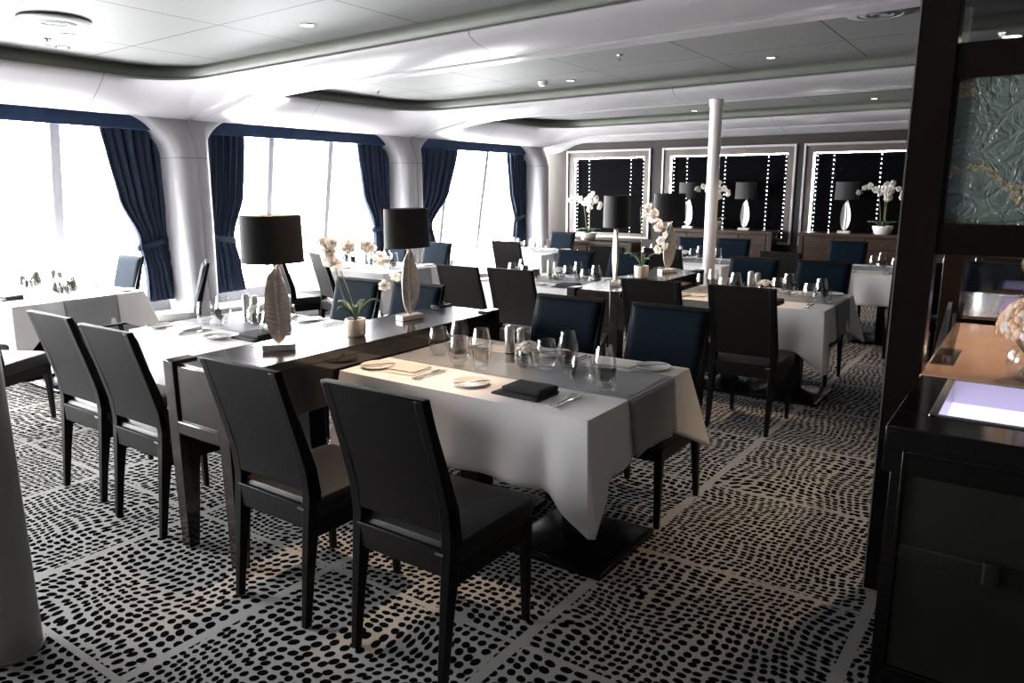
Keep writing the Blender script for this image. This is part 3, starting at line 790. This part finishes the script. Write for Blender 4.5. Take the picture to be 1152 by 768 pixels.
# ================================================================== TABLES
def setting_items(T, cx, cy, rz, base_z, tp, lx, ly, black=(.27, -.31), seats=None, full=True, shift=0, bowl=True, dirz=0):
    """place ware in the table's own frame"""
    ca, sa = math.cos(rz), math.sin(rz)
    def P(x, y): return cx + x * ca - y * sa, cy + x * sa + y * ca
    def place(pr_, x, y, dz, rot, label, cat, group):
        o = pr_.get(); X, Y = P(x, y); put(o, X, Y, base_z + dz, rz + rot); tag(o, label, cat, group); return o
    zr = TH + .0052  # on the runner
    zc = TH + .0012
    g = 'glasses ' + tp
    sh = shift
    clusters = [(-.42, .06, 'left end'), (-.19, -.06, 'left middle'), (.18, .11, 'centre right'), (.47, -.07, 'right end')]
    for (x, y, nm) in clusters:
        x += sh
        if abs(x) > lx / 2 - .08: continue
        place(G1, x - .052, y - .042, zr, 0, 'round wine glass, %s cluster, %s' % (nm, tp), 'glass', g)
        place(G2, x + .01, y + .045, zr, 0, 'tall wine glass, %s cluster, %s' % (nm, tp), 'glass', g)
        if full: place(G3, x + .066, y - .034, zr, 0, 'short water glass, %s cluster, %s' % (nm, tp), 'glass', g)
    place(ML, -.098 + sh, .10, zr, 0, 'steel pepper mill, left one %s' % tp, 'pepper mill', 'mills ' + tp)
    place(MS, -.048 + sh, .125, zr, 0, 'steel salt mill, right one %s' % tp, 'salt mill', 'mills ' + tp)
    if bowl: place(FB, .03 + sh, .07, zr, rz, 'glass bowl of white blossoms %s' % tp, 'flower bowl', 'flower bowls')
    hx = lx / 2; hy = ly / 2
    for (x, y, s, nm) in ((-.05 * 0 - hx + .10, -hy + .14, 1, 'near left'), (.0, -hy + .14, 1, 'near right'), (hx - .13, hy - .10, -1, 'far right'), (0.0, hy - .11, -1, 'far left')):
        place(PL, x, y, zc, 0, 'white bread plate at the %s place %s' % (nm, tp), 'plate', 'plates ' + tp)
        place(BK, x + .012 * s, y, zc + .0135, math.radians(-38 if s > 0 else 140), 'butter knife on the %s plate %s' % (nm, tp), 'butter knife', 'butter knives ' + tp)
    for (x, y, s, nm) in ((-.27, -hy + .16, 1, 'near left'), (.45, -hy + .16, 1, 'near right'), (-.42, hy - .15, -1, 'far left'), (.17, hy - .15, -1, 'far right')):
        place(FK, x, y, zc, 0 if s > 0 else PI, 'dinner fork at the %s place %s' % (nm, tp), 'fork', 'forks ' + tp)
        place(KN, x + .026 * s, y, zc, 0 if s > 0 else PI, 'dinner knife at the %s place %s' % (nm, tp), 'knife', 'knives ' + tp)
    if black: place(NB, black[0], black[1], zc, -.04, 'black folded napkin %s' % tp, 'napkin', 'black napkins')
    for (x, y, nm) in ((-.43, -hy + .17, 'near left'), (.34, hy - .15, 'far right'), (-.25, hy - .15, 'far left')):
        place(NW, x, y, zc, .1, 'ivory folded napkin at the %s place %s' % (nm, tp), 'napkin', 'ivory napkins ' + tp)

def table(cx, cy, lx, ly, tp, dn, rz=0, seed=0, black=(.27, -.31), runner=True, roff=0.06, full=True, shift=0, peds=2, drop=.31, cdrop=.44, ware=True, abut=0):
    z = fz(cx, cy)
    T = make_table(lx, ly, 'dining_table', peds); put(T, cx, cy, z, rz); tag(T, 'dark pedestal dining table under white cloth, ' + dn, 'table', 'dining tables')
    c = cloth_mesh(lx, ly, drop, cdrop, seed, abut=abut).build('tablecloth', 'cloth', fix=False, solid=.0016); put(c, cx, cy, z, rz)
    tag(c, 'white linen tablecloth hanging over ' + dn, 'tablecloth', 'white tablecloths')
    if runner:
        rn = runner_mesh(lx, .43, ly, .24, abut).build('table_runner', 'runner', fix=False, solid=.0016)
        ca, sa = math.cos(rz), math.sin(rz); put(rn, cx - roff * sa, cy + roff * ca, z, rz)
        tag(rn, 'grey satin runner laid lengthwise on ' + dn, 'table runner', 'grey table runners')
    if ware: setting_items(T, cx, cy, rz, z, 'on ' + dn, lx, ly, black, full=full, shift=shift)

table(-1.945, 2.755, 1.31, .93, '', 'the foreground table', seed=1, roff=.065, abut=-1)
table(-3.84, 2.79, 1.38, .92, '', 'the table left of the near console', seed=2, black=(.18, -.20), shift=-.20, abut=1)
table(-7.06, 2.92, 1.38, 1.04, '', 'the far-left window table', seed=3, black=(.22, -.36), shift=.1)
table(-1.83, 5.94, 1.22, .92, '', 'the middle-row right table', seed=4, black=(.16, -.33), roff=.06, abut=-1)
table(-3.74, 6.0, 1.48, .92, '', 'the middle-row left table', seed=5, black=(.30, -.33), shift=-.05, abut=1)
table(-6.52, 6.22, 1.50, .96, '', 'the window table behind the orchid', seed=6, black=None)
table(-6.45, 9.2, 1.5, .96, '', 'the furthest window table', seed=7, black=None, full=False)
table(-3.66, 8.72, 1.36, .9, '', 'the back-row table by the pole', seed=8, black=None, full=False)
table(-1.02, 8.75, 1.5, .95, '', 'the back-row right table', seed=9, black=(.1, -.30))

# ================================================================== CHAIRS
N, S = 0, PI   # N: back towards the camera side, facing +y
cl = chair
cl(-1.625, 1.86, N, 'dark wooden chair in the foreground, back to the camera, nearest of all')
cl(-2.265, 1.84, N, 'dark wooden chair second from the right in the foreground row')
cl(-3.41, 1.95, N, 'dark wooden chair just left of the console leg, back to the camera')
cl(-4.06, 2.00, N, 'leftmost dark wooden chair of the foreground row')
cl(-1.56, 3.32, S, 'navy chair on the far side of the foreground table, right one', 'navy backed chairs')
cl(-2.17, 3.32, S, 'navy chair on the far side of the foreground table, left one', 'navy backed chairs')
cl(-3.36, 3.36, S, 'blue chair between the cream orchid and the second lamp', 'navy backed chairs')
cl(-3.92, 3.36, S, 'blue chair directly behind the cream potted orchid', 'navy backed chairs')
cl(-5.76, 2.02, math.radians(28), 'chair with charcoal leather seat cut off by the left photo edge')
cl(-7.52, 3.66, S, 'pale glaring chair between window table and first navy curtain', 'navy backed chairs')
cl(-6.40, 3.72, math.radians(149), 'dark chair seen from its side in front of the first white column', 'navy backed chairs')
cl(-6.06, 5.48, math.radians(-22), 'grey-brown chair right of the nearest lamp shade, before the window')
cl(-6.72, 5.46, math.radians(-22), 'grey-brown chair mostly hidden behind the nearest lamp')
cl(-6.25, 6.9, S, 'blue chair at the right of the second window table, far side', 'navy backed chairs')
cl(-6.95, 6.9, S, 'blue chair half hidden behind the second lamp shade', 'navy backed chairs')
cl(-3.47, 5.16, N, 'grey-brown chair back left of the left foreground navy chair')
cl(-4.01, 5.16, N, 'grey-brown chair back just right of the second leaf lamp')
cl(-1.56, 5.02, N, 'dark wooden chair beside the aisle, middle row, back to the camera')
cl(-2.19, 5.02, N, 'dark wooden chair in front of the second console, partly hidden')
cl(-1.55, 6.52, S, 'navy chair far side of the middle-row right table, right one', 'navy backed chairs')
cl(-2.15, 6.52, S, 'navy chair far side of the middle-row right table, beside the white pole', 'navy backed chairs')
cl(-3.40, 6.52, S, 'navy chair behind the edge-on lamp of the second console', 'navy backed chairs')
cl(-4.02, 6.52, S, 'navy chair behind the flower bowl of the middle-row left table', 'navy backed chairs')
cl(-5.72, 8.22, N, 'dark chair near the furthest window, back to the camera')
cl(-6.3, 9.98, S, 'blue chair against the furthest window beside the corner curtain', 'navy backed chairs')
cl(-4.10, 7.95, N, 'brown chair in the back row behind the middle-row left navy chairs')
cl(-3.42, 7.95, N, 'brown chair in the back row behind the small orchid')
cl(-3.90, 9.45, S, 'navy chair before the left sideboard, left of the white pole', 'navy backed chairs')
cl(-3.36, 9.45, S, 'navy chair before the left sideboard, crossed by the white pole', 'navy backed chairs')
cl(-2.13, 8.05, math.radians(-12), 'grey chair standing alone between the navy chairs and right sideboard')
cl(-1.98, 9.55, S, 'navy chair before the right sideboard', 'navy backed chairs')
cl(-.93, 7.62, math.radians(12), 'chair with dark blue-grey seat tucked under the back-row right table')
cl(-.10, 6.5, math.radians(60), 'dark chair seen through the black frame beyond the second counter')
cl(-.40, 7.3, math.radians(170), 'navy chair seen through the black frame', 'navy backed chairs')

# ================================================================== POLES
b = MB(); b.lathe([(.062, 0), (.062, 2.355 - fz(-2.93, 7.75) + .03)], 32, (0, 0, 0)); b.lathe([(.070, 2.33 - fz(-2.93, 7.75)), (.072, 2.345 - fz(-2.93, 7.75)), (.072, 2.40 - fz(-2.93, 7.75))], 32)
o = b.build('support_pole', 'pole_white'); put(o, -2.93, 7.75); o.scale.z = 1.0
tag(o, 'slim white round pole rising to the ceiling beam in the room middle', 'pole')
b = MB(); b.lathe([(.115, 0), (.115, .01), (.108, .012), (.108, 2.62)], 40)
o = b.build('support_pole', 'pole_grey'); put(o, -2.835, .90); tag(o, 'thick grey pole cut off by the left photo edge', 'pole')

# ================================================================== SIDEBOARDS
def make_sideboard(w_, d_, h, cols, name='sideboard'):
    r = empty(name)
    b = MB(); b.box(0, w_, 0, d_, .06, h - .04); b.build('body', 'sideboard_dark', r, bevel=.003)
    b = MB(); b.box(-.03, w_ + .03, -.03, d_, h - .045, h); b.build('top', 'sideboard', r, bevel=.004)
    for q_ in (-.02, w_ - .05):
        b = MB(); b.box(q_, q_ + .07, -.015, .04, 0, h - .045); b.build('corner_post', 'sideboard', r, bevel=.004)
    cw = (w_ - .12) / cols
    for c in range(cols):
        x0 = .06 + c * cw + .015; x1 = .06 + (c + 1) * cw - .015
        for (z0, z1) in ((h - .22, h - .065), (h - .40, h - .235), (.10, h - .415)):
            dr = MB(); dr.box(x0, x1, -.012, .005, z0, z1); q = dr.build('drawer', 'sideboard', r, bevel=.004)
            kb = MB(); kb.lathe([(.0005, -.014), (.010, -.012), (.013, -.004), (.010, .004), (.0005, .006)], 12, (0, 0, 0), cap=False)
            k_ = kb.build('knob', 'chrome', q); k_.location = ((x0 + x1) / 2, -.024, (z0 + z1) / 2)
    return r
ZS = fz(-3, 12)
SB1 = make_sideboard(1.86, .36, .985, 4); put(SB1, -5.38, 11.88, ZS); tag(SB1, 'walnut sideboard with knobbed drawers under the middle far window', 'sideboard', 'walnut sideboards')
SB2 = make_sideboard(2.3, .36, .985, 5); put(SB2, -3.08, 11.88, ZS); tag(SB2, 'walnut sideboard with knobbed drawers under the right far window', 'sideboard', 'walnut sideboards')
SB3 = make_sideboard(1.5, .36, .84, 4, 'sideboard'); put(SB3, -6.75, 10.55, fz(-6, 10.5)); tag(SB3, 'low pale brown cabinet near the furthest window corner', 'sideboard', 'walnut sideboards')
zt_ = ZS + .986
lamp(LAMP2, -4.95, 12.04, zt_, 0, 'pale leaf lamp left of the white pole on the far sideboard', 1.22)
lamp(LAMP2, -4.0, 12.04, zt_, 0, 'pale leaf lamp right of the white pole on the far sideboard', 1.22)
lamp(LAMP2, -2.50, 12.04, zt_, 0, 'pale leaf lamp on the right sideboard beside the white orchid', 1.22)
bst = [[(-.03, 0, .08), (-.05, 0, .3), (-.10, 0, .55), (-.20, 0, .62), (-.30, -.02, .56)], [(.02, 0, .08), (.02, 0, .3), (.03, 0, .50), (.12, 0, .60), (.22, -.02, .50)], [(0, .02, .08), (0, .02, .3), (0, 0, .55), (.05, 0, .66), (.03, -.04, .45)]]
bst = [[tuple(.85 * c for c in p) for p in s_] for s_ in bst]
def orchid_bowl(seed, x, y, z, label, s=1.3):
    o = make_orchid(seed, 'bowl', bst, 'whitepot', 8); put(o, x, y, z, 0, 0, s); tag(o, label, 'potted plant', 'white orchids in bowls'); return o
orchid_bowl(21, -4.50, 12.04, zt_, 'white orchids in a white bowl hidden behind the white pole')
orchid_bowl(22, -1.98, 12.04, zt_, 'large white orchids in a white bowl on the right sideboard')
orchid_bowl(23, -6.10, 10.73, fz(-6, 10.5) + .841, 'white orchids in a white bowl before the left far window')

# ================================================================== CEILING FIXTURES
def ceil_z(x, y): return 2.78 + cz(x, y)
def speaker(x, y, label):
    r = empty('ceiling_speaker', (x, y, ceil_z(x, y)))
    b = MB(); b.lathe([(.235, 0), (.235, -.012), (.22, -.022), (.15, -.030), (.145, -.024)], 48, cap=False); b.build('ring', 'speaker', r, solid=.003)
    b = MB(); b.lathe([(.0005, -.030), (.06, -.030), (.065, -.024), (.085, -.024), (.09, -.030), (.145, -.026)], 48, cap=False); b.build('grille', 'speaker_grille', r, solid=.003)
    tag(r, label, 'ceiling speaker', 'ceiling speakers')
speaker(-6.0, 2.80, 'round grey ceiling speaker at the top left of the photo')
speaker(-1.17, 6.20, 'round grey ceiling speaker beside the black frame post')
def downlight(x, y, label, on=True, power=1.0, ang=62):
    z = ceil_z(x, y); r = empty('downlight', (x, y, z))
    b = MB(); b.lathe([(.055, 0), (.055, -.006), (.042, -.008), (.040, .0)], 28, cap=False); b.build('trim_ring', 'chrome', r, solid=.002)
    b = MB(); b.lathe([(.0005, -.002), (.038, -.002)], 20, cap=False); b.build('lamp_face', 'bulb' if on else 'bulb_dim', r)
    if on:
        l = bpy.data.lights.new('downlight_beam', 'SPOT'); l.energy = LAMP_POWER * power; l.color = (1, .72, .50); l.spot_size = math.radians(ang); l.spot_blend = .6; l.shadow_soft_size = .03
        lo = bpy.data.objects.new('downlight_beam', l); col.objects.link(lo); lo.parent = r; lo.location = (0, 0, -.02)
    tag(r, label, 'downlight', 'recessed downlights')
downlight(-6.95, 3.28, 'small recessed downlight at the far upper left, lower one')
downlight(-6.45, 3.10, 'small recessed downlight beside the sprinkler at upper left')
downlight(-4.72, 4.02, 'recessed downlight in the nearest coffer before the white beam')
downlight(-4.55, 7.55, 'recessed downlight beside the smoke detector')
downlight(-2.33, 7.50, 'recessed downlight right of the white pole top')
downlight(-2.55, 2.35, 'recessed downlight above the foreground table', True, 2.6, 48)
downlight(-2.35, 1.30, 'recessed downlight above the foreground chairs', True, 1.6, 34)
downlight(-2.2, 5.7, 'recessed downlight above the middle-row right table', True, 1.6, 50)
for x in (-4.6, -2.1): downlight(x, 11.25, 'recessed downlight before the far window above %s sideboard' % ('the left' if x < -3 else 'the right'), True, 1.2, 60)
def sprinkler(x, y, label):
    r = empty('sprinkler', (x, y, ceil_z(x, y)))
    b = MB(); b.lathe([(.032, 0), (.030, -.008), (.012, -.010), (.010, -.028), (.0005, -.03)], 16, cap=False); b.build('body', 'chrome', r)
    b = MB(); b.lathe([(.0005, -.040), (.018, -.040), (.018, -.043), (.0005, -.043)], 12, cap=False); b.tube([(-.009, 0, -.028), (-.009, 0, -.041)], .0015, 6); b.tube([(.009, 0, -.028), (.009, 0, -.041)], .0015, 6); b.build('deflector', 'chrome', r)
    tag(r, label, 'sprinkler', 'ceiling sprinklers')
sprinkler(-6.72, 3.06, 'small ceiling sprinkler below the left round speaker')
sprinkler(-3.42, 6.55, 'small ceiling sprinkler above the middle of the room')
sprinkler(-6.85, 6.85, 'small ceiling sprinkler in the second coffer near the windows')
r = empty('smoke_detector', (-4.85, 7.45, ceil_z(-4.85, 7.45)))
b = MB(); b.lathe([(.055, 0), (.055, -.02), (.045, -.04), (.03, -.05), (.0005, -.052)], 24, cap=False); b.build('housing', 'pot', r)
b = MB(); b.lathe([(.047, -.036), (.050, -.034), (.050, -.028), (.047, -.026)], 24, cap=False); b.build('vent_ring', 'speaker_grille', r)
tag(r, 'cream round smoke detector on the ceiling near the second white beam', 'smoke detector')

# ================================================================== BUFFET COUNTERS AND FRAME AT THE RIGHT
CX0, CX1, CY0, CY1, CH_ = -.325, 1.3, 2.33, 3.03, .90
r = empty('buffet_counter', (0, 0, 0)); tag(r, 'black lacquered counter at lower right with a glowing violet light panel', 'counter')
b = MB(); b.box(CX0 + .02, CX1, CY0 + .02, CY1, 0, CH_ - .14); b.build('body', 'counter_black', r, bevel=.004)
lx0, lx1, ly0, ly1 = -.235, 1.2, 2.50, 3.00
b = MB()
b.box(CX0, CX1, CY0, ly0, CH_ - .14, CH_); b.box(CX0, lx0, ly0, CY1, CH_ - .14, CH_); b.box(lx0, CX1, ly1, CY1 + .0, CH_ - .14, CH_); b.box(lx1, CX1, ly0, ly1, CH_ - .14, CH_)
b.build('top_rim', 'counter_black', r, bevel=.004)
b = MB(); t_ = .012; hz = CH_ + .006
for (a0, a1, c0, c1) in ((lx0, lx0 + t_ * 2, ly0, ly1), (lx1 - t_, lx1, ly0, ly1), (lx0, lx1, ly0, ly0 + t_), (lx0, lx1, ly1 - t_, ly1)): b.box(a0, a1, c0, c1, CH_ - .12, hz)
b.build('inset_frame', 'steel', r, bevel=.002)
b = MB(); b.box(lx0 + .02, lx1 - .01, ly0 + .01, ly1 - .01, CH_ - .10, CH_ - .075); b.build('light_panel', 'violet', r)
# end panel facing the camera
b = MB(); b.box(-.262, 1.1, CY0 + .006, CY0 + .03, .14, .82); b.build('door', 'door_panel', r, bevel=.004)
fr = MB(); z0, z1, x0, x1 = .14, .82, -.262, 1.1
for (a0, a1, c0, c1) in ((x0 - .012, x0, z0 - .012, z1 + .012), (x1, x1 + .012, z0, z1), (x0, x1, z1, z1 + .012), (x0, x1, z0 - .012, z0)): fr.box(a0, a1, CY0 - .004, CY0 + .03, c0, c1)
fr.build('door_moulding', 'post_black', r, bevel=.003)
b = MB(); b.box(-.262, 1.1, CY0 - .001, CY0 + .008, .50, .545); b.build('strap', 'door_panel', r, bevel=.003)
b = MB(); b.loft([[(x, y, z) for x, y in rrect(-.045 + .0, .0, CY0 - .02, CY0 + .004, .008, 4, 2)] for z in (.49, .555)]); b.build('strap_loop', 'door_panel', r, bevel=.002)

# marble counter behind
r = empty('marble_counter', (0, 0, 0)); tag(r, 'brown marble-topped counter behind the near black counter', 'counter')
b = MB(); b.box(-.33, 1.3, 3.04, 4.28, .86, .90); b.build('top', 'marble', r, bevel=.003)
b = MB(); b.box(-.30, 1.3, 3.06, 4.26, 0, .86); b.build('body', 'counter_black', r, bevel=.003)
# second counter
r = empty('buffet_counter', (0, 0, 0)); tag(r, 'second black counter with violet light panel, beyond the marble counter', 'counter')
b = MB(); b.box(-.38, 1.3, 4.50, 5.45, 0, .78); b.build('body', 'counter_black', r, bevel=.004)
b = MB(); b.box(-.40, 1.3, 4.48, 4.64, .78, .905); b.box(-.40, 1.3, 5.32, 5.46, .78, .905); b.box(-.40, -.20, 4.64, 5.32, .78, .905); b.build('top_rim', 'counter_black', r, bevel=.004)
b = MB(); b.box(-.20, -.175, 4.64, 5.32, .78, .91); b.box(-.2, 1.3, 4.63, 4.65, .78, .91); b.box(-.2, 1.3, 5.31, 5.33, .78, .91); b.build('inset_frame', 'steel', r, bevel=.002)
b = MB(); b.box(-.17, 1.3, 4.66, 5.30, .80, .82); b.build('light_panel', 'violet', r)

# screen frame (post, rails, embossed glass, canopy)
r = empty('screen_frame', (0, 0, 0)); tag(r, 'tall glossy black-brown frame holding embossed green glass at the right', 'frame')
FY = 3.09
b = MB(); b.box(-.445, -.325, FY - .045, FY + .045, 0, 2.72); b.build('post', 'post_black', r, bevel=.004)
b = MB(); b.box(-.449, -.444, FY - .047, FY - .030, 0, 2.72); b.build('edge_strip', 'steel', r)
b = MB(); b.box(-.325, 1.4, FY - .035, FY + .035, 1.335, 1.445); b.build('rail', 'post_black', r, bevel=.004)
b = MB(); b.box(-.325, 1.4, FY - .035, FY + .035, 1.93, 2.045); b.build('rail', 'post_black', r, bevel=.004)
b = MB(); b.box(-.345, -.31, FY - .030, FY + .03, 1.445, 1.93); b.build('stile', 'post_black', r, bevel=.003)
b = MB(); b.box(-.312, 1.4, FY - .012, FY + .012, 1.445, 1.93); b.build('embossed_glass', 'relief', r)
b = MB(); b.box(-.325, 1.4, FY - .003, FY + .003, 2.045, 2.72); b.build('upper_glass', 'acrylic', r, smooth=False)
b = MB(); b.box(-.42, -.33, 4.33, 4.41, 0, 2.72); b.build('post', 'post_black', r, bevel=.004)
b = MB(); b.box(-.33, 1.4, 4.34, 4.40, 1.335, 1.445); b.box(-.33, 1.4, 4.34, 4.40, 1.93, 2.72); b.build('rail', 'post_black', r, bevel=.004)
b = MB(); b.box(-.33, 1.4, 4.362, 4.368, .91, 1.335); b.build('screen_pane', 'acrylic', r, smooth=False)
b = MB(); b.box(-.40, 1.4, 3.14, 4.33, 2.17, 2.23); b.build('canopy', 'counter_black', r, bevel=.003)
def canopy_lamp(x, y, label):
    q = empty('downlight', (x, y, 2.17)); b = MB(); b.lathe([(.05, 0), (.05, -.005), (.036, -.007), (.034, 0)], 24, cap=False); b.build('trim_ring', 'chrome', q, solid=.002)
    b = MB(); b.lathe([(.0005, -.002), (.033, -.002)], 20, cap=False); b.build('lamp_face', 'bulb', q)
    l = bpy.data.lights.new('downlight_beam', 'SPOT'); l.energy = 13; l.color = (1, .72, .46); l.spot_size = math.radians(95); l.spot_blend = .7; l.shadow_soft_size = .03
    lo = bpy.data.objects.new('downlight_beam', l); col.objects.link(lo); lo.parent = q; lo.location = (0, 0, -.02); tag(q, label, 'downlight', 'canopy downlights')
canopy_lamp(-.22, 3.84, 'small spotlight in the dark canopy over the marble counter')
canopy_lamp(.35, 3.9, 'spotlight of the canopy further right over the marble counter')

# acrylic stand
r = empty('plate_stand', (-.30, 3.42, .90)); tag(r, 'clear acrylic sloping stand on the marble counter beside the post', 'display stand')
b = MB(); b.hexa([(-.012, -.16, .03), (.05, -.16, .03), (.05, .16, .19), (-.012, .16, .19), (-.012, -.16, .037), (.05, -.16, .037), (.05, .16, .197), (-.012, .16, .197)]); b.build('sloping_plate', 'acrylic', r)
b = MB(); b.tube([(.02, .10, .002), (.02, .10, .16)], .006, 10); b.tube([(.02, -.12, .002), (.02, -.12, .05)], .006, 10); b.build('prop', 'acrylic', r)
b = MB(); b.box(-.02, .06, -.18, .14, 0, .006); b.build('foot', 'acrylic', r)

# vase of peach blossoms
r = empty('flower_vase', (-.005, 3.16, .90)); tag(r, 'glass vase of peach blossoms on the marble counter, cut by photo edge', 'flower vase')
b = MB(); b.lathe([(.0005, 0), (.05, 0), (.062, .01), (.074, .05), (.070, .09), (.06, .11), (.058, .11), (.067, .088), (.071, .05), (.058, .014), (.0005, .01)], 32, cap=False); b.build('vase', 'glass', r)
b = MB()
for i in range(9):
    a = i * .7; b.tube([(.035 * math.cos(a), .035 * math.sin(a), .015), (-.01 * math.cos(a), -.01 * math.sin(a), .08), (-.06 * math.cos(a), -.06 * math.sin(a), .15)], .002, 5)
b.build('stems', 'leafgreen', r)
rnd = random.Random(5)
for i in range(46):
    a = i * 2.399; q = 1 - 1.25 * (i + .5) / 46; rr = math.sqrt(max(0, 1 - q * q)); R_ = .105
    c = (R_ * rr * math.cos(a), R_ * rr * math.sin(a), .185 + R_ * q * .95)
    b = MB(); petal_flower(b, c, .034 * rnd.uniform(.85, 1.2), (rr * math.cos(a), rr * math.sin(a), q), rnd, 5)
    b.build('blossom', 'peach' if i % 3 else 'petal', r, solid=.001, fix=False)
